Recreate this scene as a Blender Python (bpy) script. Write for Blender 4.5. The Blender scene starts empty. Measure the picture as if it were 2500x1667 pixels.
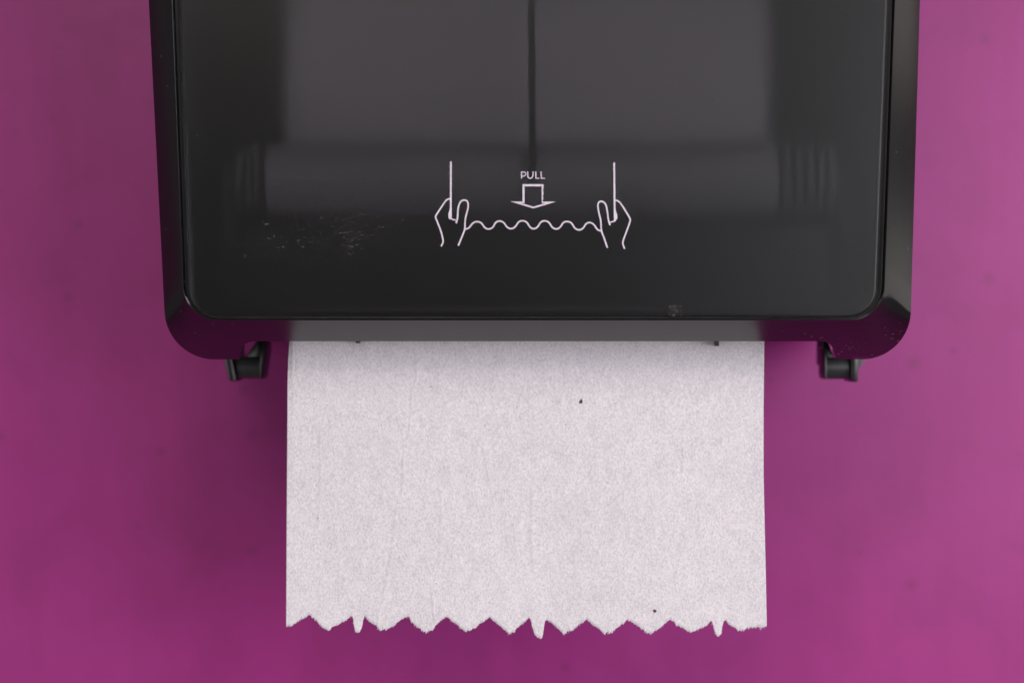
import bpy, bmesh, math, random
from mathutils import Vector
random.seed(7)
scene = bpy.context.scene

# ------------------------------------------------------------------ camera
CAM_Y = -1.10
FOVW = 0.4605                      # frame width per metre of distance
cam_d = bpy.data.cameras.new('camera')
cam = bpy.data.objects.new('camera', cam_d)
scene.collection.objects.link(cam)
cam.location = (0, CAM_Y, 0)
cam.rotation_euler = (math.radians(90), 0, 0)
cam_d.sensor_width = 36
cam_d.lens = 36 / FOVW
cam_d.clip_start = 0.01
cam_d.clip_end = 50
cam_d.dof.use_dof = True
cam_d.dof.focus_distance = 0.922
cam_d.dof.aperture_fstop = 5.0
scene.camera = cam

# ------------------------------------------------------------------ world, lamps, exposure
world = bpy.data.worlds.new('World')
scene.world = world
world.use_nodes = True
bg = world.node_tree.nodes['Background']
bg.inputs['Color'].default_value = (1.0, 0.95, 1.0, 1)
bg.inputs['Strength'].default_value = 0.20

def area_lamp(name, loc, target, sx, sy, power, col):
    l = bpy.data.lights.new(name, 'AREA')
    l.shape = 'RECTANGLE'
    l.size, l.size_y = sx, sy
    l.energy = power
    l.color = col
    o = bpy.data.objects.new(name, l)
    o.location = loc
    o.rotation_euler = (Vector(target) - Vector(loc)).to_track_quat('-Z', 'Y').to_euler()
    scene.collection.objects.link(o)
    return o
area_lamp('key_lamp', (1.18, -1.50, 0.15), (0.08, 0, -0.03), 1.55, 0.95, 30.5, (0.965, 0.96, 1.0))
area_lamp('front_lamp', (-0.34, -2.3, 1.15), (0.0, 0, 0.0), 1.0, 0.7, 20, (1.0, 0.945, 0.85))
area_lamp('left_fill_lamp', (-1.10, -1.50, -0.22), (0.0, 0, -0.05), 0.8, 0.7, 4.0, (1.0, 0.96, 0.97))  # added fill, lifts the shadows left of the sheet
area_lamp('bevel_glint_lamp', (1.15, -0.26, 0.44), (0.1, -0.2, 0.2), 0.35, 0.5, 0.75, (1.0, 0.90, 0.84))  # added to make the upper bright reflection on the right bevel
area_lamp('low_bevel_glint_lamp', (1.15, -0.26, -0.14), (0.1, -0.2, 0.0), 0.35, 0.42, 0.75, (1.0, 0.93, 0.90))  # added for the lower bevel reflection, dark gap left between the pair

scene.view_settings.view_transform = 'Standard'
scene.view_settings.look = 'None'
scene.view_settings.exposure = 0
scene.view_settings.gamma = 1
scene.cycles.max_bounces = 10
scene.cycles.transmission_bounces = 8
scene.cycles.caustics_refractive = True

# ------------------------------------------------------------------ helpers
def P(px, py, y):
    """pixel of the 2500x1667 photograph -> point on the plane at depth y"""
    k = (y - CAM_Y) * FOVW / 2500.0
    return Vector(((px - 1250.0) * k, y, -(py - 833.5) * k))

def link(name, bm_or_me, mat=None, parent=None, smooth=None, kind=None):
    if isinstance(bm_or_me, bmesh.types.BMesh):
        me = bpy.data.meshes.new(name)
        bm_or_me.to_mesh(me)
        bm_or_me.free()
    else:
        me = bm_or_me
    if mat: me.materials.append(mat)
    if smooth is not None:
        for p in me.polygons: p.use_smooth = True
        me.set_sharp_from_angle(angle=math.radians(smooth))
    o = bpy.data.objects.new(name, me)
    scene.collection.objects.link(o)
    if parent: o.parent = parent
    if kind: o['kind'] = kind
    return o

def thing(name, label, cat, loc=(0, 0, 0)):
    o = bpy.data.objects.new(name, None)
    o.empty_display_size = 0.02
    scene.collection.objects.link(o)
    o.location = loc
    o['label'] = label
    o['category'] = cat
    return o

def add_box(bm, x0, x1, y0, y1, z0, z1, bev=0.0):
    r = bmesh.ops.create_cube(bm, size=1)
    for v in r['verts']:
        v.co = Vector(((x0 + x1) / 2 + v.co.x * (x1 - x0), (y0 + y1) / 2 + v.co.y * (y1 - y0), (z0 + z1) / 2 + v.co.z * (z1 - z0)))
    if bev:
        es = list({e for v in r['verts'] for e in v.link_edges})
        bmesh.ops.bevel(bm, geom=es, offset=bev, segments=3, affect='EDGES', profile=0.5)

def add_cyl_x(bm, x0, x1, cy, cz, r, n=48, bev=0.0):
    rings = [(x0, r - bev), (x0 + bev, r), (x1 - bev, r), (x1, r - bev)] if bev else [(x0, r), (x1, r)]
    vs = []
    for x, rr in rings:
        vs.append([bm.verts.new((x, cy + rr * math.cos(2 * math.pi * i / n), cz + rr * math.sin(2 * math.pi * i / n))) for i in range(n)])
    for a, b in zip(vs, vs[1:]):
        for i in range(n):
            bm.faces.new((a[i], a[(i + 1) % n], b[(i + 1) % n], b[i]))
    bm.faces.new(vs[0][::-1]); bm.faces.new(vs[-1])

def add_prism(bm, pts, y0, y1, bev=0.0):
    """pixel outline at depth y0, extruded straight back to y1"""
    w = [P(a, b, y0) for a, b in pts]
    f = [bm.verts.new(p) for p in w]
    b = [bm.verts.new((p.x, y1, p.z)) for p in w]
    fs = [bm.faces.new(f), bm.faces.new(b[::-1])]
    n = len(w)
    for i in range(n):
        fs.append(bm.faces.new((f[i], b[i], b[(i + 1) % n], f[(i + 1) % n])))
    bmesh.ops.recalc_face_normals(bm, faces=fs)
    if bev:
        es = list({e for q in fs for e in q.edges})
        bmesh.ops.bevel(bm, geom=es, offset=bev, segments=2, affect='EDGES', profile=0.5)

# ------------------------------------------------------------------ materials
def new_mat(name):
    m = bpy.data.materials.new(name)
    m.use_nodes = True
    nt = m.node_tree
    return m, nt, nt.nodes['Principled BSDF']

def node(nt, t, **kw):
    n = nt.nodes.new(t)
    for k, v in kw.items():
        if k in n.inputs.keys() if isinstance(k, str) else False:
            n.inputs[k].default_value = v
        else:
            setattr(n, k, v)
    return n

def noise(nt, vec, scale, detail=4, rough=0.55, dist=0.0):
    n = nt.nodes.new('ShaderNodeTexNoise')
    n.inputs['Scale'].default_value = scale
    n.inputs['Detail'].default_value = detail
    n.inputs['Roughness'].default_value = rough
    n.inputs['Distortion'].default_value = dist
    nt.links.new(vec, n.inputs['Vector'])
    return n.outputs['Fac']

def obj_vec(nt, scale=(1, 1, 1), rot=(0, 0, 0)):
    tc = nt.nodes.new('ShaderNodeTexCoord')
    mp = nt.nodes.new('ShaderNodeMapping')
    mp.inputs['Scale'].default_value = scale
    mp.inputs['Rotation'].default_value = rot
    nt.links.new(tc.outputs['Object'], mp.inputs['Vector'])
    return mp.outputs['Vector']

def ramp(nt, fac, p0, c0, p1, c1):
    r = nt.nodes.new('ShaderNodeValToRGB')
    r.color_ramp.elements[0].position = p0
    r.color_ramp.elements[1].position = p1
    r.color_ramp.elements[0].color = (*c0, 1)
    r.color_ramp.elements[1].color = (*c1, 1)
    nt.links.new(fac, r.inputs['Fac'])
    return r.outputs['Color']

def mixc(nt, fac, a, b, mode='MIX'):
    m = nt.nodes.new('ShaderNodeMix')
    m.data_type = 'RGBA'
    m.blend_type = mode
    if isinstance(fac, float): m.inputs['Factor'].default_value = fac
    else: nt.links.new(fac, m.inputs['Factor'])
    for s, v in ((6, a), (7, b)):
        if isinstance(v, tuple): m.inputs[s].default_value = (*v, 1)
        else: nt.links.new(v, m.inputs[s])
    return m.outputs[2]

def mathn(nt, op, a, b=None, clamp=False):
    m = nt.nodes.new('ShaderNodeMath')
    m.operation = op
    m.use_clamp = clamp
    for i, v in enumerate((a, b)):
        if v is None: continue
        if isinstance(v, (int, float)): m.inputs[i].default_value = v
        else: nt.links.new(v, m.inputs[i])
    return m.outputs[0]

def bump(nt, h, strength, dist):
    b = nt.nodes.new('ShaderNodeBump')
    b.inputs['Strength'].default_value = strength
    b.inputs['Distance'].default_value = dist
    nt.links.new(h, b.inputs['Height'])
    return b.outputs['Normal']

def wall_material():
    m, nt, bs = new_mat('magenta_wall_plastic')
    v = obj_vec(nt)
    big = noise(nt, v, 9, 3, 0.5)
    streak = noise(nt, obj_vec(nt, (95, 1, 7)), 1.0, 3, 0.55, 0.4)
    fine = noise(nt, v, 900, 2, 0.6)
    col = ramp(nt, big, 0.3, (0.292, 0.015, 0.172), 0.75, (0.332, 0.024, 0.20))
    st = ramp(nt, streak, 0.42, (0.86, 0.80, 0.86), 0.62, (1, 1, 1))
    col = mixc(nt, 0.22, col, st, 'MULTIPLY')
    fn = ramp(nt, fine, 0.3, (0.93, 0.93, 0.93), 0.7, (1.05, 1.05, 1.05))
    col = mixc(nt, 0.7, col, fn, 'MULTIPLY')
    # scattered soft grubby dots, each cell has one of its own size
    vo = nt.nodes.new('ShaderNodeTexVoronoi')
    vo.voronoi_dimensions = '2D'
    vo.inputs['Scale'].default_value = 25
    sx = nt.nodes.new('ShaderNodeSeparateXYZ'); cx = nt.nodes.new('ShaderNodeCombineXYZ')
    nt.links.new(v, sx.inputs[0]); nt.links.new(sx.outputs[0], cx.inputs[0]); nt.links.new(sx.outputs[2], cx.inputs[1])
    nt.links.new(cx.outputs[0], vo.inputs['Vector'])
    sep = nt.nodes.new('ShaderNodeSeparateColor')
    nt.links.new(vo.outputs['Color'], sep.inputs['Color'])
    rad = mathn(nt, 'MULTIPLY_ADD', sep.outputs[0], 0.10); 
    rad.node.inputs[2].default_value = 0.02
    wob = noise(nt, v, 120, 2, 0.5)
    dd = mathn(nt, 'ADD', vo.outputs['Distance'], mathn(nt, 'MULTIPLY', mathn(nt, 'SUBTRACT', wob, 0.5), 0.08))
    dot = mathn(nt, 'SUBTRACT', 1.0, mathn(nt, 'DIVIDE', dd, rad), True)
    dot = mathn(nt, 'MULTIPLY', dot, mathn(nt, 'GREATER_THAN', sep.outputs[1], 0.35))
    dot = mathn(nt, 'MULTIPLY', dot, 0.7, True)
    col = mixc(nt, dot, col, (0.20, 0.014, 0.115))
    blot = ramp(nt, noise(nt, v, 28, 3, 0.5, 0.4), 0.30, (0.86, 0.80, 0.84), 0.52, (1, 1, 1))
    col = mixc(nt, 0.6, col, blot, 'MULTIPLY')
    nt.links.new(col, bs.inputs['Base Color'])
    bs.inputs['Roughness'].default_value = 0.42
    bs.inputs['Specular IOR Level'].default_value = 0.33
    h = noise(nt, v, 260, 3, 0.5)
    nt.links.new(bump(nt, h, 0.12, 0.0006), bs.inputs['Normal'])
    return m

def plastic(name, col, rough, grain=0.05, spec=0.5):
    m, nt, bs = new_mat(name)
    v = obj_vec(nt)
    n = noise(nt, v, 420, 3, 0.6)
    c = ramp(nt, n, 0.3, tuple(x * 0.85 for x in col), 0.7, tuple(x * 1.15 for x in col))
    nt.links.new(c, bs.inputs['Base Color'])
    r = nt.nodes.new('ShaderNodeMapRange')
    r.inputs['To Min'].default_value = rough * 0.9
    r.inputs['To Max'].default_value = rough * 1.12
    nt.links.new(noise(nt, v, 60, 4, 0.6), r.inputs['Value'])
    nt.links.new(r.outputs['Result'], bs.inputs['Roughness'])
    bs.inputs['Specular IOR Level'].default_value = spec
    nt.links.new(bump(nt, noise(nt, v, 2600, 2, 0.5), grain, 0.0002), bs.inputs['Normal'])
    return m

def smoke_material():
    m, nt, bs = new_mat('smoked_translucent_plastic')
    v = obj_vec(nt)
    nrm = bump(nt, noise(nt, v, 3000, 2, 0.5), 0.04, 0.0002)
    rf = nt.nodes.new('ShaderNodeBsdfRefraction')          # milky body
    rf.inputs['Color'].default_value = (0.53, 0.525, 0.54, 1)
    rf.inputs['IOR'].default_value = 1.32
    rf.inputs['Roughness'].default_value = 0.50
    gl = nt.nodes.new('ShaderNodeBsdfGlossy')              # satin skin
    gl.inputs['Roughness'].default_value = 0.285
    fr = nt.nodes.new('ShaderNodeFresnel')
    fr.inputs['IOR'].default_value = 1.34
    mx = nt.nodes.new('ShaderNodeMixShader')
    for q in (rf, gl, fr): nt.links.new(nrm, q.inputs['Normal'])
    nt.links.new(fr.outputs[0], mx.inputs[0]); nt.links.new(rf.outputs[0], mx.inputs[1]); nt.links.new(gl.outputs[0], mx.inputs[2])
    nt.links.new(mx.outputs[0], nt.nodes['Material Output'].inputs['Surface'])
    nt.nodes.remove(bs)
    return m

def paper_material(name, speck=True):
    m, nt, bs = new_mat(name)
    v = obj_vec(nt, (1, 1, 0.62), (0, math.radians(9), 0))
    v2 = obj_vec(nt, (1, 1, 0.35), (0, math.radians(-12), 0))
    mott = noise(nt, v, 1500, 5, 0.72, 0.6)
    fib = noise(nt, v2, 2600, 3, 0.7, 0.8)
    cloud = noise(nt, v, 160, 5, 0.7)
    c = ramp(nt, mott, 0.36, (0.63, 0.588, 0.630), 0.60, (0.88, 0.826, 0.850))
    f = ramp(nt, fib, 0.33, (0.84, 0.84, 0.85), 0.6, (1, 1, 1))
    c = mixc(nt, 0.7, c, f, 'MULTIPLY')
    cl = ramp(nt, cloud, 0.36, (0.93, 0.925, 0.94), 0.58, (1, 1, 1))
    c = mixc(nt, 1.0, c, cl, 'MULTIPLY')
    nt.links.new(c, bs.inputs['Base Color'])
    bs.inputs['Roughness'].default_value = 0.95
    bs.inputs['Specular IOR Level'].default_value = 0.15
    # fine crosswise crepe ribs
    w = nt.nodes.new('ShaderNodeTexWave')
    w.wave_type = 'BANDS'; w.bands_direction = 'Z'
    w.inputs['Scale'].default_value = 400
    w.inputs['Distortion'].default_value = 1.2
    w.inputs['Detail'].default_value = 1
    nt.links.new(obj_vec(nt), w.inputs['Vector'])
    h = mathn(nt, 'ADD', mathn(nt, 'MULTIPLY', w.outputs['Fac'], 0.25), mathn(nt, 'ADD', mott, mathn(nt, 'MULTIPLY', fib, 0.5)))
    nt.links.new(bump(nt, h, 0.34, 0.0004), bs.inputs['Normal'])
    tr = nt.nodes.new('ShaderNodeBsdfTranslucent')
    nt.links.new(c, tr.inputs['Color'])
    mx = nt.nodes.new('ShaderNodeMixShader')
    mx.inputs['Fac'].default_value = 0.16
    nt.links.new(bs.outputs[0], mx.inputs[1]); nt.links.new(tr.outputs[0], mx.inputs[2])
    nt.links.new(mx.outputs[0], nt.nodes['Material Output'].inputs['Surface'])
    return m

M_wall = wall_material()
M_black = plastic('satin_black_plastic', (0.004, 0.0035, 0.004), 0.19, 0.05, 0.45)
M_house = plastic('matte_black_housing', (0.012, 0.012, 0.013), 0.45)
M_lug = plastic('black_hinge_plastic', (0.010, 0.010, 0.011), 0.30)
M_lugface = plastic('dark_moulded_plastic', (0.012, 0.006, 0.011), 0.30)
M_barrel = plastic('dark_grey_pivot_plastic', (0.022, 0.023, 0.024), 0.36)
M_roller = plastic('grey_feed_roller', (0.34, 0.34, 0.35), 0.6)
M_smoke = smoke_material()
M_paper = paper_material('recycled_paper')
M_core = plastic('brown_core_board', (0.22, 0.15, 0.09), 0.85)
M_print = plastic('pale_lilac_ink', (0.56, 0.48, 0.57), 0.55, 0.02)
M_dust = plastic('pale_dust', (0.17, 0.15, 0.145), 0.9)
M_scuff = plastic('grey_scuff', (0.058, 0.048, 0.047), 0.8)
M_fleck = plastic('dark_fleck', (0.035, 0.03, 0.04), 0.8)
M_gusset = plastic('grey_gusset_plastic', (0.13, 0.10, 0.125), 0.5)
M_inner = plastic('dark_grey_inner_moulding', (0.09, 0.085, 0.09), 0.6)
M_ring = plastic('dark_roller_ring', (0.17, 0.17, 0.175), 0.6)
M_pale = plastic('pale_grey_fleck', (0.30, 0.28, 0.31), 0.9)
M_maroon = plastic('maroon_hole_patch', (0.11, 0.02, 0.06), 0.8)

# ------------------------------------------------------------------ the wall
bm = bmesh.new()
bmesh.ops.create_grid(bm, x_segments=8, y_segments=8, size=1.6)
for v in bm.verts: v.co = Vector((v.co.x, 0, v.co.y))
bmesh.ops.recalc_face_normals(bm, faces=bm.faces)
if bm.faces[:][0].normal.y > 0: bmesh.ops.reverse_faces(bm, faces=bm.faces)
wall = link('wall', bm, M_wall, kind='structure')
wall['label'] = 'glossy magenta plastic wall behind the dispenser'

# ------------------------------------------------------------------ the dispenser
disp = thing('paper_towel_dispenser', 'black smoked plastic paper towel dispenser mounted on a magenta wall', 'towel dispenser', (0, 0, 0))

def line_x(x0, y0, x1, y1, y): return x0 + (x1 - x0) * (y - y0) / (y1 - y0)

def rounded_quad(lx, rx, yb, yt, r, bottom_u, nside=24, narc=14):
    """pixel loop: down the left side, along the bottom, up the right side, back along the top"""
    c = [(lx(yt), yt), (lx(yb), yb), (rx(yb), yb), (rx(yt), yt)]
    out = []
    for i in range(4):
        p0, p1, p2 = Vector(c[i]), Vector(c[(i + 1) % 4]), Vector(c[(i + 2) % 4])
        d0 = (p1 - p0).normalized(); d1 = (p2 - p1).normalized()
        a = p0 + d0 * r; b = p1 - d0 * r
        us = bottom_u if i == 1 else [k / nside for k in range(nside + 1)]
        for u in us: out.append((i, a.lerp(b, u)))
        q0, q1 = p1 - d0 * r, p1 + d1 * r
        for k in range(1, narc):
            th = math.pi / 2 * k / narc
            out.append((i + 0.5, p1 + (q0 - p1) * (1 - math.sin(th)) + (q1 - p1) * (1 - math.cos(th))))
    return out

XL, XR = 522.0, 2106.0
notch = [(522, 1), (540, 1), (560, 1), (574, 1), (581, 1), (585, 1), (587, .74), (588.5, .69), (592, .64), (597, .595), (604, .56), (613, .542), (622, .536)]
notch += [(622 + (2010 - 622) * k / 40, .536) for k in range(1, 41)]
notch += [(2020, .542), (2029, .555), (2035, .585), (2039, .64), (2041, .69), (2042, .74), (2043.5, 1), (2048, 1), (2060, 1), (2080, 1), (2106, 1)]
BU = [(x - XL) / (XR - XL) for x, f in notch]
BF = [f for x, f in notch]

L0 = rounded_quad(lambda y: line_x(437, 0, 461, 700, y), lambda y: line_x(2169, 0, 2140, 750, y), 776, -900, 70, BU)
L1 = rounded_quad(lambda y: line_x(421, 0, 448, 700, y), lambda y: line_x(2184, 0, 2157, 750, y), 780, -915, 82, BU)
L3 = rounded_quad(lambda y: line_x(363, 0, 396, 650, y), lambda y: line_x(2246, 0, 2227, 650, y), 877, -985, 115, BU)
N = len(L0)
YF = -0.200                                             # front face of the window

def ring_faces(bm, a, b):
    for i in range(len(a)):
        j = (i + 1) % len(a)
        try: bm.faces.new((a[i], a[j], b[j], b[i]))
        except ValueError: pass

# smoked window: flat face, rounded rim, slab 2.6 mm thick, in a groove of the frame
LW = L0
LF = [(i, p + (Vector((1302, 300)) - p).normalized() * 0) for i, p in L0]
def inset(loop, d):
    out = []
    n = len(loop)
    for i in range(n):
        a, b = loop[i - 1][1], loop[(i + 1) % n][1]
        t = (b - a).normalized()
        q = Vector((t.y, -t.x))
        p = loop[i][1]
        if (Vector((1302, -50)) - p).dot(q) < 0: q = -q
        out.append((loop[i][0], p + q * d))
    return out
LF = inset(L0, 7)
LC = inset(L0, 8.5)
bm = bmesh.new()
loops = [[bm.verts.new(P(*LC[i][1], YF)) for i in range(N)]]
for k in range(7):
    th = math.pi / 2 * k / 6
    s, dz = math.sin(th), 1 - math.cos(th)
    loops.append([bm.verts.new(P(*LF[i][1].lerp(LW[i][1], s), YF) + Vector((0, 0.0011 * dz, 0))) for i in range(N)])
loops.append([bm.verts.new(P(*LW[i][1], YF) + Vector((0, 0.0028, 0))) for i in range(N)])
for a, b in zip(loops, loops[1:]): ring_faces(bm, a, b)
bm.faces.new(loops[0]); bm.faces.new(loops[-1][::-1])
bmesh.ops.recalc_face_normals(bm, faces=bm.faces)
window = link('window_panel', bm, M_smoke, disp, smooth=40)
window['label'] = 'smoked translucent front window'

# cover frame: bevel round the window, lip over the paper slot, skirt to the wall
side_depth = 0.0105
low_depth = 0.036
depth = []
for i in range(N):
    s = L3[i][0]
    if s == 1: d = low_depth
    elif s in (0.5, 1.5):
        c = L3[i][1]
        t = min(1, max(0, (c.y - 762) / 115))
        t = t * t * (3 - 2 * t)
        d = side_depth + (low_depth - side_depth) * t
    else: d = side_depth
    depth.append(d)
frac = []
bi = 0
for i in range(N):
    if L3[i][0] == 1:
        frac.append(BF[bi]); bi += 1
    else: frac.append(1.0)
Y2 = YF + 0.0016
def bevel_pt(i, f):
    # the bevel bulges a little before it meets the skirt
    p = L1[i][1].lerp(L3[i][1], f)
    y = Y2 + depth[i] * (f + 0.10 * (f * f - f))
    w = P(*L1[i][1], Y2).lerp(P(*L3[i][1], Y2 + depth[i]), f)
    return Vector((w.x, y, w.z))
bm = bmesh.new()
loops = []
LI = inset(L0, 16)
loops.append([bm.verts.new(P(*LI[i][1], YF) + Vector((0, 0.0030, 0))) for i in range(N)])
loops.append([bm.verts.new(P(*L1[i][1].lerp(L0[i][1], 0.2), YF) + Vector((0, 0.0030, 0))) for i in range(N)])
loops.append([bm.verts.new(P(*L1[i][1].lerp(L0[i][1], 0.05), YF) + Vector((0, 0.0022, 0))) for i in range(N)])
cen = Vector((1308, 300))
def grow(v, c, d):
    w = Vector((v.x - c.x, 0, v.z - c.z)); w.normalize()
    return v + w * d
C0 = P(1308, -50, YF)
K = 12
for k in range(K + 1):
    row = []
    for i in range(N):
        f = 0.02 + (frac[i] - 0.02) * k / K
        row.append(bm.verts.new(bevel_pt(i, f)))
    loops.append(row)
# turned edge and skirt
last = [v.co.copy() for v in loops[-1]]
for (ins, back) in ((0.0002, 0.0007), (0.0006, 0.0012)):
    row = []
    for i in range(N):
        c = last[i]
        dirv = Vector((C0.x - c.x, 0, 0)) if L3[i][0] in (0, 2) else Vector((0, 0, 1 if L3[i][0] == 1 else -1)) if L3[i][0] in (1, 3) else Vector((C0.x - c.x, 0, C0.z - c.z))
        dirv.normalize()
        row.append(bm.verts.new(c + dirv * ins + Vector((0, back, 0))))
    loops.append(row)
row = []
for i in range(N):
    c = loops[-1][i].co
    if L3[i][0] == 1 and frac[i] < 0.9: yb = c.y + 0.0015
    elif L3[i][0] == 1: yb = -0.150
    else: yb = -0.035
    row.append(bm.verts.new((c.x, max(yb, c.y + 0.001), c.z)))
loops.append(row)
for a, b in zip(loops, loops[1:]): ring_faces(bm, a, b)
bmesh.ops.recalc_face_normals(bm, faces=bm.faces)
frame = link('cover_frame', bm, M_black, disp, smooth=38)
so = frame.modifiers.new('thickness', 'SOLIDIFY')
so.thickness = 0.0012
so.offset = -1
frame['label'] = 'satin black bevelled cover frame'

# rib behind the window
bm = bmesh.new()
yr = YF + 0.0032
add_prism(bm, [(1284, -700), (1298, -700), (1309, 436), (1293, 436)], yr, yr + 0.004)
link('centre_rib', bm, M_house, disp)

# housing behind the cover
bm = bmesh.new()
add_box(bm, -0.140, 0.158, -0.012, -0.0005, 0.006, 0.295, 0.003)
add_box(bm, -0.139, -0.134, -0.180, -0.0125, 0.008, 0.285, 0.001)
add_box(bm, 0.152, 0.157, -0.180, -0.0125, 0.008, 0.285, 0.001)
add_box(bm, -0.1335, 0.1515, -0.145, -0.0125, 0.006, 0.012, 0.001)
link('back_housing', bm, M_inner, disp, smooth=40)
bm = bmesh.new()
xr0, xr1 = P(588, 0, -0.165).x, P(2032, 0, -0.165).x
add_cyl_x(bm, P(655, 0, -0.178).x, P(1892, 0, -0.178).x, -0.178, 0.0665, 0.0153, 40, 0.001)
add_cyl_x(bm, xr0, xr1, -0.178, 0.0665, 0.0050, 24)
link('feed_roller', bm, M_roller, disp, smooth=35)
roller = bpy.data.objects['feed_roller']
for pa, pb in ((588, 600), (608, 620), (628, 640), (1904, 1922), (1934, 1950), (1962, 1976), (1988, 2002), (2014, 2030)):
    bm = bmesh.new()
    add_cyl_x(bm, P(pa, 0, -0.178).x, P(pb, 0, -0.178).x, -0.178, 0.0665, 0.0148, 40, 0.0003)
    link('roller_ring', bm, M_ring, roller, smooth=35)
for xa in (xr0 - 0.006, xr1):
    bm = bmesh.new()
    add_box(bm, xa, xa + 0.006, -0.183, -0.173, 0.030, 0.072, 0.001)
    link('roller_bearing', bm, M_house, disp, smooth=40)
bm = bmesh.new()
add_box(bm, -0.128, 0.146, -0.174, -0.171, 0.012, 0.049, 0.001)  # black sheet added to keep the lower window dark
link('dark_backing_sheet', bm, M_house, disp, smooth=40)

# the two little stripper teeth over the paper
for x0, x1, yb in ((868.5, 877.5, 838), (1746.5, 1755.5, 844.5)):
    bm = bmesh.new()
    add_prism(bm, [(x0, 800), (x1, 800), (x1, yb), (x0, yb)], -0.158, -0.1515, 0.0002)
    link('stripper_tooth', bm, M_house, disp)

# hinge lugs below the cover
def add_barrel(bm, x0, x1, cy, cz):
    prof = [(0.004, 0.0049), (-0.0030, 0.0049), (-0.0039, 0.0043), (-0.0042, 0.0036), (-0.0046, 0.0016), (-0.0047, 0.0004), (-0.0045, -0.0014), (-0.0038, -0.0030), (-0.0026, -0.0042), (-0.0010, -0.0048), (0.004, -0.0049)]
    a = [bm.verts.new((x0, cy + p, cz + q)) for p, q in prof]; b = [bm.verts.new((x1, cy + p, cz + q)) for p, q in prof]
    n = len(prof)
    for i in range(n): bm.faces.new((a[i], a[(i + 1) % n], b[(i + 1) % n], b[i]))
    bm.faces.new(a[::-1]); bm.faces.new(b)
    bmesh.ops.recalc_face_normals(bm, faces=bm.faces)
def hinge(parts):
    root = None
    for nm, pts, y0, y1, mat, bev in parts:
        bm = bmesh.new()
        add_prism(bm, pts, y0, y1, bev)
        o = link(nm, bm, mat, disp if root is None else root, smooth=35)
        if root is None: root = o
    return root
YH = -0.105
lh = hinge([
    ('hinge_lug', [(600, 780), (636, 780), (636, 900), (618, 905), (598, 874), (627, 832)], YH + 0.002, YH + 0.030, M_lug, 0.0004),
    ('lug_plate', [(636, 780), (652, 790), (652, 852), (643, 918), (639, 925), (633, 926), (634, 880)], YH - 0.001, YH + 0.018, M_lugface, 0.0006),
    ('lug_plate', [(540, 800), (566, 800), (567, 880), (575, 916), (577, 929), (573, 931), (561, 930), (557, 926), (546, 878)], YH - 0.003, YH + 0.020, M_lugface, 0.0007),
    ('lug_plate', [(560, 800), (584, 800), (584, 905), (580, 914), (575, 912), (566, 885)], YH + 0.004, YH + 0.024, M_lug, 0.0004),
])
bm = bmesh.new()
cz = P(0, 898, YH).z
add_barrel(bm, P(579, 0, YH).x, P(636, 0, YH).x, YH + 0.0045, cz)
link('pivot_barrel', bm, M_barrel, lh, smooth=35)
rh = hinge([
    ('hinge_lug', [(2014, 780), (2024, 780), (2023, 834), (2037, 878), (2030, 905), (2014, 890)], YH + 0.002, YH + 0.030, M_lug, 0.0004),
    ('lug_plate', [(2005, 780), (2016, 780), (2014, 834), (2012, 850), (2008, 851), (2005, 847), (2007, 834)], YH - 0.002, YH + 0.010, M_lugface, 0.0004),
    ('lug_plate', [(2011, 800), (2017, 800), (2018, 880), (2019, 926), (2016, 925), (2013, 914)], YH - 0.001, YH + 0.018, M_lug, 0.0003),
    ('lug_plate', [(2079, 800), (2096, 800), (2095, 932), (2079, 932.5), (2078, 900)], YH - 0.003, YH + 0.020, M_lugface, 0.0006),
    ('lug_plate', [(2068, 800), (2080, 800), (2080, 905), (2074, 908)], YH + 0.004, YH + 0.024, M_lug, 0.0004),
    ('lug_gusset', [(2094, 800), (2125, 800), (2122, 862), (2097, 903), (2094, 903)], YH + 0.004, YH + 0.007, M_gusset, 0.0003),
])
bm = bmesh.new()
add_barrel(bm, P(2017, 0, YH).x, P(2075, 0, YH).x, YH + 0.0045, P(0, 899, YH).z)
link('pivot_barrel', bm, M_barrel, rh, smooth=35)

# ------------------------------------------------------------------ print on the window
YI = YF - 0.00012
def G(X, Y): return Vector((1000 + X / 3.92, 360 + Y / 3.92))
def smooth_path(pts, it=2):
    for _ in range(it):
        q = [pts[0]]
        for a, b in zip(pts, pts[1:]):
            q += [a.lerp(b, 0.25), a.lerp(b, 0.75)]
        q.append(pts[-1]); pts = q
    return pts
def ribbon(bm, pts, w, it=2, z=0.0):
    """line of even width printed on the window; pts in close-up pixels"""
    pts = [G(*p) for p in pts]
    if it: pts = smooth_path(pts, it)
    w = w / 3.92 / 2
    vs = []
    for i, p in enumerate(pts):
        t0 = (pts[i] - pts[i - 1]).normalized() if i else (pts[1] - pts[0]).normalized()
        t1 = (pts[i + 1] - pts[i]).normalized() if i < len(pts) - 1 else t0
        t = (t0 + t1)
        t = t.normalized() if t.length > 1e-6 else t0
        n = Vector((-t.y, t.x))
        m = w / max(0.6, n.dot(Vector((-t0.y, t0.x))))
        vs.append((bm.verts.new(P(*(p + n * m), YI - z)), bm.verts.new(P(*(p - n * m), YI - z))))
    for a, b in zip(vs, vs[1:]): bm.faces.new((a[0], a[1], b[1], b[0]))
def poly(bm, pts, z=0.0):
    bm.faces.new([bm.verts.new(P(*G(*p), YI - z)) for p in pts])
def ink(name, bm):
    bmesh.ops.recalc_face_normals(bm, faces=bm.faces)
    e = bmesh.ops.extrude_face_region(bm, geom=bm.faces[:])
    for v in e['geom']:
        if isinstance(v, bmesh.types.BMVert): v.co.y += 0.00011
    bmesh.ops.recalc_face_normals(bm, faces=bm.faces)
    return link(name, bm, M_print, window)
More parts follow.
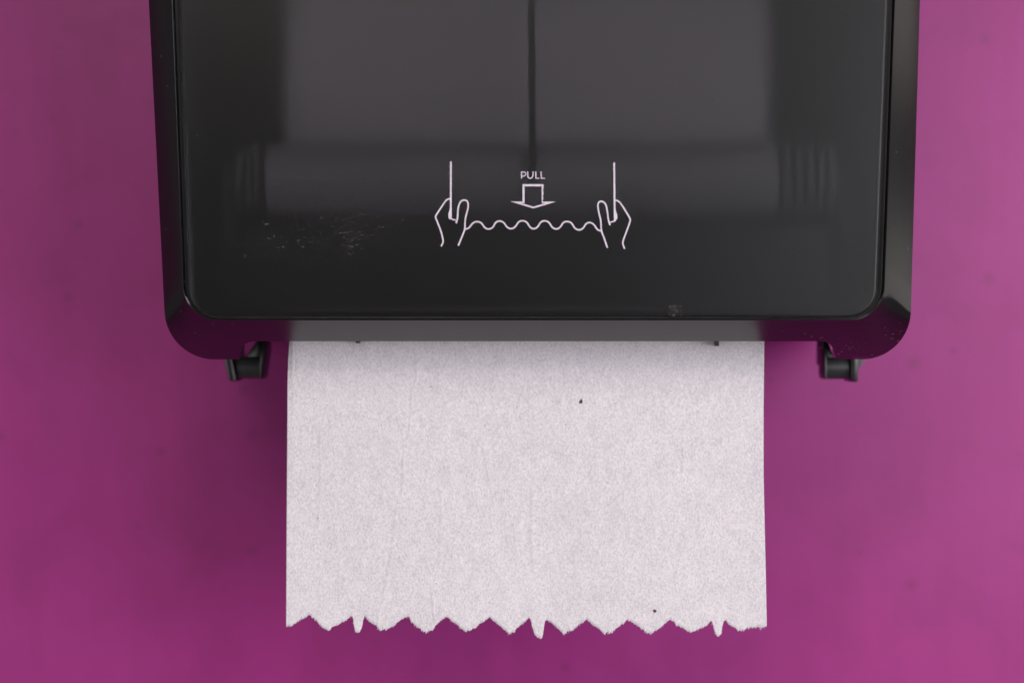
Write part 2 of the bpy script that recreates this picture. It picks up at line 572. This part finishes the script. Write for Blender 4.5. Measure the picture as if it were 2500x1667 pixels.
# PULL
bm = bmesh.new()
ribbon(bm, [(1071, 231), (1072, 300)], 10, 0)
ribbon(bm, [(1066, 236), (1090, 236), (1108, 240), (1113, 255), (1107, 269), (1088, 276), (1071, 276)], 9, 2, 0.00002)
ribbon(bm, [(1131, 231), (1130, 268), (1134, 290), (1154, 299), (1174, 290), (1181, 268), (1182, 231)], 10, 2)
ribbon(bm, [(1207, 231), (1208, 300)], 10, 0)
ribbon(bm, [(1204, 296), (1243, 297)], 8, 0, 0.00002)
ribbon(bm, [(1258, 231), (1261, 300)], 10, 0)
ribbon(bm, [(1257, 296), (1297, 297)], 8, 0, 0.00002)
lt = ink('lettering', bm); lt['label'] = 'the word PULL in pale capitals'
# arrow
bm = bmesh.new()
o = [(1080, 353), (1275, 353), (1275, 519), (1400, 520), (1184, 585), (966, 518), (1081, 519)]
n_ = [(1100, 373), (1264, 373), (1265, 535), (1298, 535), (1185, 567), (1068, 534), (1100, 534)]
ov = [bm.verts.new(P(*G(*p), YI)) for p in o]; nv = [bm.verts.new(P(*G(*p), YI)) for p in n_]
for i in range(7): bm.faces.new((ov[i], ov[(i + 1) % 7], nv[(i + 1) % 7], nv[i]))
y = 353
rr = random.Random(3)
while y < 500:
    h = rr.uniform(5, 11)
    w = rr.choice((8, 6, 7, 2, 8)) if y > 366 else 8
    poly(bm, [(1274.8, y), (1274.8 + w, y), (1274.8 + w, y + h), (1274.8, y + h)], 0.00002)
    y += h + (rr.uniform(1, 3) if y > 366 else 0)
ink('arrow_symbol', bm)['label'] = 'outlined arrow pointing down'
# hands
bm = bmesh.new()
ribbon(bm, [(395, 135), (394, 672)], 17, 0)
poly(bm, [(386, 580), (380, 608), (370, 638), (372, 672), (381, 687), (403, 684), (403, 580)], 0.00002)
ribbon(bm, [(383, 676), (400, 686), (444, 696), (446, 725)][:3], 12, 1, 0.00004)
ribbon(bm, [(445, 725), (457, 690), (461, 640), (462, 590), (474, 545), (492, 512), (522, 503), (550, 510), (562, 540), (558, 595), (537, 660), (530, 720), (530, 785), (505, 845), (466, 940)], 15, 2, 0.00006)
ribbon(bm, [(392, 492), (362, 496), (338, 520), (252, 650), (246, 668), (266, 715), (300, 800), (320, 880), (321, 908), (302, 946)], 15, 1, 0.00008)
ink('hand_symbol', bm)['label'] = 'outlined left hand holding a sheet edge'
bm = bmesh.new()
ribbon(bm, [(1958, 146), (1963, 690)], 17, 0)
poly(bm, [(1970, 585), (1974, 610), (1988, 645), (1988, 680), (1972, 702), (1956, 706), (1954, 640), (1956, 585)], 0.00002)
ribbon(bm, [(1972, 700), (1950, 710), (1913, 718)], 12, 1, 0.00004)
ribbon(bm, [(1919, 745), (1903, 700), (1896, 640), (1886, 570), (1868, 530), (1835, 513), (1808, 525), (1800, 560), (1814, 640), (1832, 700), (1832, 795), (1862, 868), (1893, 960)], 15, 2, 0.00006)
ribbon(bm, [(1970, 506), (1998, 514), (2022, 536), (2106, 672), (2114, 695), (2102, 735), (2070, 820), (2042, 895), (2040, 925), (2058, 970)], 15, 1, 0.00008)
ink('hand_symbol', bm)['label'] = 'outlined right hand holding a sheet edge'
bm = bmesh.new()
ribbon(bm, [(533, 782), (568, 774), (604, 722), (645, 707), (690, 722), (715, 768), (755, 785), (798, 768), (822, 716), (860, 702), (902, 716), (930, 764), (970, 782), (1012, 764), (1042, 710), (1080, 700), (1122, 712), (1150, 764), (1187, 783), (1226, 764), (1254, 712), (1292, 700), (1334, 714), (1362, 766), (1400, 785), (1441, 768), (1470, 716), (1510, 707), (1552, 722), (1578, 774), (1620, 794), (1662, 776), (1688, 728), (1722, 716), (1764, 734), (1794, 788), (1834, 800)], 15, 3)
ink('wavy_line_symbol', bm)['label'] = 'wavy torn edge line between the two hands'

# ------------------------------------------------------------------ dust and scuffs on the cover
deps = bpy.context.evaluated_depsgraph_get()
from mathutils.bvhtree import BVHTree
def tree_of(o):
    me = o.data
    return BVHTree.FromPolygons([v.co for v in me.vertices], [p.vertices[:] for p in me.polygons])
trees = {'w': tree_of(window), 'f': tree_of(frame)}
def on_cover(px, py):
    o = Vector((0, CAM_Y, 0)); d = (P(px, py, -0.2) - o).normalized()
    best = None
    for t in trees.values():
        h = t.ray_cast(o, d)
        if h[0] is not None and (best is None or h[3] < best[3]): best = h
    return best
def fleck(bm, px, py, ln, wd, ang):
    h = on_cover(px, py)
    if not h: return
    p, n = h[0], h[1]
    if n.y > 0: n = -n
    k = 0.000166
    u = n.cross(Vector((0, 0, 1)))
    if u.length < 1e-4: u = Vector((1, 0, 0))
    u.normalize(); v = n.cross(u)
    a = u * math.cos(ang) + v * math.sin(ang); b = n.cross(a)
    a *= ln * k / 2; b *= wd * k / 2
    bend = b * random.uniform(-0.6, 0.6)
    top = [p + n * 0.00006 + q for q in (-a - b * 0.5, -a * 0.2 - b + bend, a - b * 0.4, a * 0.9 + b * 0.5, b + bend, -a + b * 0.4)]
    vt = [bm.verts.new(q) for q in top]
    vb = [bm.verts.new(q - n * 0.00008) for q in top]
    bm.faces.new(vt)
    for i in range(6): bm.faces.new((vt[i], vt[(i + 1) % 6], vb[(i + 1) % 6], vb[i]))
bw, bf, bs_ = bmesh.new(), bmesh.new(), bmesh.new()
R = random.Random(11)
for _ in range(230):                                    # the scratched patch left of the print
    px = min(max(R.gauss(775, 100), 545), 1030); py = R.gauss(563, 46)
    if R.random() < 0.25: px = R.gauss(860, 14); py = R.gauss(580, 26)
    st = R.random() < 0.3
    fleck(bs_ if R.random() < 0.85 else bw, px, py, R.uniform(4, 12) if st else R.uniform(1.5, 3.0), R.uniform(0.8, 1.4), R.gauss(0.1, 0.25) if st else R.uniform(0, 3))
for _ in range(60):                                     # lone specks everywhere
    px, py = R.uniform(450, 2140), 760 * R.random() ** 0.8
    fleck(bs_ if R.random() < 0.6 else bw, px, py, R.uniform(1.4, 4.5), R.uniform(0.7, 1.4), R.uniform(0, 3))
for px, py in ((671, 144), (583, 356), (624, 368), (900, 438), (888, 464), (722, 437), (642, 541), (669, 577), (655, 582), (925, 554), (934, 555), (984, 536), (1117, 371), (1974, 408), (1983, 428), (1930, 692), (1915, 706), (2034, 172), (1936, 625), (1165, 700), (482, 330), (479, 594), (1585, 505), (1561, 540)):
    fleck(bw, px, py, R.uniform(2, 5), R.uniform(1.1, 1.8), R.uniform(0, 3))
for _ in range(60):                                     # scuff above the lip
    px, py = R.gauss(1649, 9), R.gauss(755, 9)
    if py < 772: fleck(bs_, px, py, R.uniform(3, 8), R.uniform(0.6, 1.2), R.gauss(0.7, 0.5))
for px, py in ((1645, 746), (1662, 748), (1664, 770), (1634, 768), (1646, 770)):
    fleck(bw, px, py, 3.5, 1.6, 0.8)
for px, py, l in ((441, 760, 3), (476, 812, 6), (567, 790, 4), (2216, 607, 5), (2190, 172, 3), (2161, 800, 3), (2200, 808, 6), (2180, 815, 6), (2176, 826, 4), (2194, 833, 8), (2190, 845, 5), (2162, 818, 3), (2065, 843, 4), (2073, 852, 4), (2082, 846, 3), (2055, 858, 4), (2047, 864, 6), (2129, 866, 4), (1981, 821, 5), (2005, 824, 8), (1909, 808, 3), (1965, 815, 4), (1597, 817, 3), (394, 138, 5), (408, 210, 4), (376, 330, 4), (2188, 372, 6), (405, 560, 4), (520, 790, 4)):
    fleck(bf, px, py, l, 1.2, R.uniform(-0.6, 0.9))
for _ in range(26):
    fleck(bf if R.random() < 0.25 else bs_, R.gauss(2185, 18), R.gauss(822, 16), R.uniform(1.5, 3.5), 0.9, R.uniform(0, 3))
for _ in range(30):
    fleck(bs_, R.gauss(2075, 22), R.gauss(848, 12), R.uniform(1.5, 4), 1.2, R.uniform(0, 3))
link('dust_specks', bw, M_dust, disp, kind='stuff')
link('bevel_scratches', bf, M_dust, disp, kind='stuff')
link('scuff_marks', bs_, M_scuff, disp, kind='stuff')

# ------------------------------------------------------------------ the paper towel
towel = thing('paper_towel', 'white recycled paper towel with torn zigzag edge hanging from the dispenser slot', 'paper towel', (0, 0, 0))
A = [(175, 392), (220, 385), (260, 365), (285, 342), (330, 320), (362, 305), (378, 290), (400, 308), (440, 335), (458, 365), (480, 385), (500, 408), (520, 412), (545, 430), (562, 426), (570, 412), (576, 396), (610, 382), (640, 380), (665, 360), (700, 345), (715, 325), (745, 300), (762, 312), (769, 352), (785, 440), (805, 451), (825, 448), (845, 400), (856, 340), (868, 300), (900, 340), (950, 372), (975, 388), (1005, 430), (1045, 412), (1056, 430), (1090, 405), (1140, 380), (1170, 350), (1225, 308), (1262, 312), (1275, 340), (1330, 400), (1360, 412), (1385, 440), (1420, 448), (1440, 430), (1475, 425), (1484, 398), (1515, 375), (1540, 335), (1600, 310), (1640, 345), (1700, 390), (1722, 415), (1770, 436), (1850, 405), (1880, 370), (1930, 345), (1970, 310), (2060, 385), (2145, 462), (2185, 440), (2250, 375), (2330, 314)]
B = [(166, 345), (180, 400), (205, 475), (245, 504), (265, 503), (276, 450), (286, 348), (305, 328), (340, 355), (400, 405), (430, 430), (455, 466), (490, 438), (540, 425), (590, 375), (630, 360), (655, 330), (700, 365), (760, 410), (820, 464), (838, 440), (858, 455), (920, 410), (980, 365), (1020, 335), (1060, 350), (1130, 405), (1195, 452), (1225, 458), (1290, 420), (1350, 365), (1400, 335), (1432, 352), (1446, 382), (1490, 395), (1530, 425), (1580, 446), (1640, 420), (1720, 385), (1758, 340), (1770, 370), (1790, 445), (1810, 486), (1845, 460), (1860, 380), (1868, 345), (1882, 335), (1920, 375), (1980, 410), (2020, 432), (2055, 425), (2080, 400), (2130, 405), (2172, 398), (2200, 412), (2250, 388)]
edge = [(650 + a / 3.618, 1420 + b / 3.618) for a, b in A] + [(1250 + a / 3.618, 1420 + b / 3.618) for a, b in B]
def edge_y(x):
    if x <= edge[0][0]: return edge[0][1]
    for (a, b), (c, d) in zip(edge, edge[1:]):
        if a <= x <= c: return b + (d - b) * (x - a) / (c - a) if c > a else b
    return edge[-1][1]
def interp(tab, t):
    if t <= tab[0][0]: return tab[0][1]
    for (a, b), (c, d) in zip(tab, tab[1:]):
        if t <= c: return b + (d - b) * (t - a) / (c - a)
    return tab[-1][1]
LEFT = [(400, 710), (830, 707), (880, 703.5), (930, 702), (1100, 701), (1300, 699.5), (1530, 698.4)]
RIGHT = [(400, 1866), (830, 1866), (1000, 1864), (1150, 1864), (1250, 1866), (1400, 1869.5), (1530, 1872)]
creases = [  # pixel polylines: (points, height m, width px)
    ([(1013, 840), (1018, 920), (1004, 960), (1004, 1000), (998, 1060), (985, 1110), (982, 1200), (978, 1215), (966, 1245), (962, 1290), (955, 1345), (948, 1390), (941, 1420), (936, 1460), (925, 1500), (922, 1535)], 0.00019, 2.2),
    ([(1178, 1070), (1183, 1110), (1190, 1145), (1197, 1180)], 0.00015, 2.7),
    ([(1076, 1190), (1079, 1240), (1073, 1330), (1077, 1370)], 0.00014, 3.1),
    ([(1052, 1420), (1057, 1470), (1060, 1525)], 0.00022, 2.5),
    ([(783, 1130), (781, 1200), (776, 1300)], 0.00014, 3.6),
    ([(719, 830), (719, 880), (718, 930)], -0.00020, 2.2),
    ([(781, 1040), (782, 1110), (786, 1170)], 0.00011, 3.6),
    ([(1302, 1180), (1296, 1300), (1306, 1400)], 0.00022, 5.4),
    ([(1668, 1040), (1668, 1120), (1664, 1180)], 0.00015, 2.7),
]
def crease_h(px, py):
    h = 0
    for pts, hh, w in creases:
        if pts[0][1] <= py <= pts[-1][1]:
            cx = interp([(p[1], p[0]) for p in pts], py)
            if abs(px - cx) < 4 * w:
                e = min(1, (py - pts[0][1]) / 25 + 0.1, (pts[-1][1] - py) / 25 + 0.3)
                h += hh * e * math.exp(-((px - cx) / w) ** 2)
                h += hh * 0.35 * e * math.tanh((px - cx) / w) * math.exp(-((px - cx) / (4 * w)) ** 2)
    return h
def sheet_y(px, py):
    t = max(0.0, (py - 833) / 690.0)
    y = -0.1500 - 0.0075 * t * t
    y += 0.0010 * t * math.sin(px / 210.0 + 0.6 + 1.2 * t) + 0.0006 * t * math.sin(px / 83.0 - 2.1 * t)
    y -= 0.0012 * t * max(0.0, (px - 1650) / 220.0) ** 2
    # the paper rolls back a little at its side edges near the slot
    y += 0.0018 * math.exp(-((px - 704) / 9.0) ** 2) * math.exp(-max(0, py - 830) / 90.0)
    return y - crease_h(px, py)
NC, NR = 580, 110
bm = bmesh.new()
Rt = random.Random(5)
xs = [k / NC for k in range(NC + 1)]
grid = []
ytop = P(0, 0, 0)
PY_TOP = 833.5 - 0.068 / ((-0.150 - CAM_Y) * FOVW / 2500)
cols = []
for u in xs:
    xb = 698.4 + (1872 - 698.4) * u
    yb = edge_y(xb) + Rt.uniform(-1.9, 1.9) + (Rt.uniform(2, 5) if Rt.random() < 0.05 else 0)
    col = []
    for j in range(NR + 1):
        t = j / NR
        py = PY_TOP + (yb - PY_TOP) * t if t < 1 else yb
        px = interp(LEFT, py) + (interp(RIGHT, py) - interp(LEFT, py)) * u
        px += Rt.uniform(-0.5, 0.5) if j == NR else 0
        col.append(bm.verts.new(P(px, py, sheet_y(px, py))))
    cols.append(col)
for a, b in zip(cols, cols[1:]):
    for j in range(NR): bm.faces.new((a[j], a[j + 1], b[j + 1], b[j]))
sheet = link('hanging_sheet', bm, M_paper, towel, smooth=60)
so = sheet.modifiers.new('thickness', 'SOLIDIFY'); so.thickness = 0.00016; so.offset = 1
# loose fibres standing out of the tear
bm = bmesh.new()
for _ in range(170):
    x = Rt.uniform(701, 1869); y = edge_y(x) - 0.6
    ang = Rt.gauss(math.pi / 2, 0.7); l = Rt.uniform(2.0, 5.5)
    d = Vector((math.cos(ang), math.sin(ang))) * l; n = Vector((-d.y, d.x)).normalized() * Rt.uniform(0.35, 0.7)
    q = [Vector((x, y)) - n, Vector((x, y)) + n, Vector((x, y)) + d * 0.6 + n * 0.7, Vector((x, y)) + d, Vector((x, y)) + d * 0.6 - n * 0.7]
    z = sheet_y(x, y)
    f = [bm.verts.new(P(p.x, p.y, z - 0.00004)) for p in q]; bk = [bm.verts.new(P(p.x, p.y, z + 0.00008)) for p in q]
    bm.faces.new(f); bm.faces.new(bk[::-1])
    for i in range(5): bm.faces.new((f[i], bk[i], bk[(i + 1) % 5], f[(i + 1) % 5]))
link('torn_fibres', bm, M_paper, towel, kind='stuff')
# flecks in the paper, and a maroon patch standing in for a hole
def paper_fleck(pts, mat, label):
    bm = bmesh.new()
    f = [bm.verts.new(P(a, b, sheet_y(a, b) - 0.00030)) for a, b in pts]
    bk = [bm.verts.new(P(a, b, sheet_y(a, b) + 0.00004)) for a, b in pts]
    bm.faces.new(f); bm.faces.new(bk[::-1])
    n = len(pts)
    for i in range(n): bm.faces.new((f[i], bk[i], bk[(i + 1) % n], f[(i + 1) % n]))
    bmesh.ops.recalc_face_normals(bm, faces=bm.faces)
    o = link('fleck', bm, mat, towel); o['label'] = label
paper_fleck([(1419, 973), (1422.5, 979), (1422, 984), (1418, 984.5), (1413, 984), (1414, 980)], M_fleck, 'dark grey fleck')
paper_fleck([(1594, 1489), (1597, 1486.5), (1602, 1488), (1603, 1491), (1600, 1495), (1596, 1494)], M_maroon, 'maroon patch in place of a hole to the wall')
for a_, b_, r_ in ((1053, 944, 2.2), (931, 1038, 2.0), (1184, 1038, 2.0), (767, 974, 1.6), (1262, 992, 1.8), (1381, 1037, 2.0), (1503, 985, 1.7), (777, 1264, 1.8), (1065, 1424, 2.0), (1700, 1234, 1.5)):
    paper_fleck([(a_ + r_ * math.cos(t) * Rt.uniform(0.6, 1), b_ + r_ * 1.3 * math.sin(t) * Rt.uniform(0.6, 1)) for t in [k * math.pi / 3 for k in range(6)]], M_pale, 'pale grey fleck')
# the roll inside
RX0, RX1 = P(706, 0, -0.15).x, P(1866, 0, -0.15).x
bm = bmesh.new()
add_cyl_x(bm, RX0, RX1, -0.095, 0.106, 0.0720, 96, 0.001)
roll = link('roll', bm, M_paper, towel, smooth=35)
bm = bmesh.new()
add_cyl_x(bm, RX0 - 0.0015, RX1 + 0.0015, -0.095, 0.106, 0.020, 40, 0.0004)
link('roll_core', bm, M_core, roll, smooth=35)
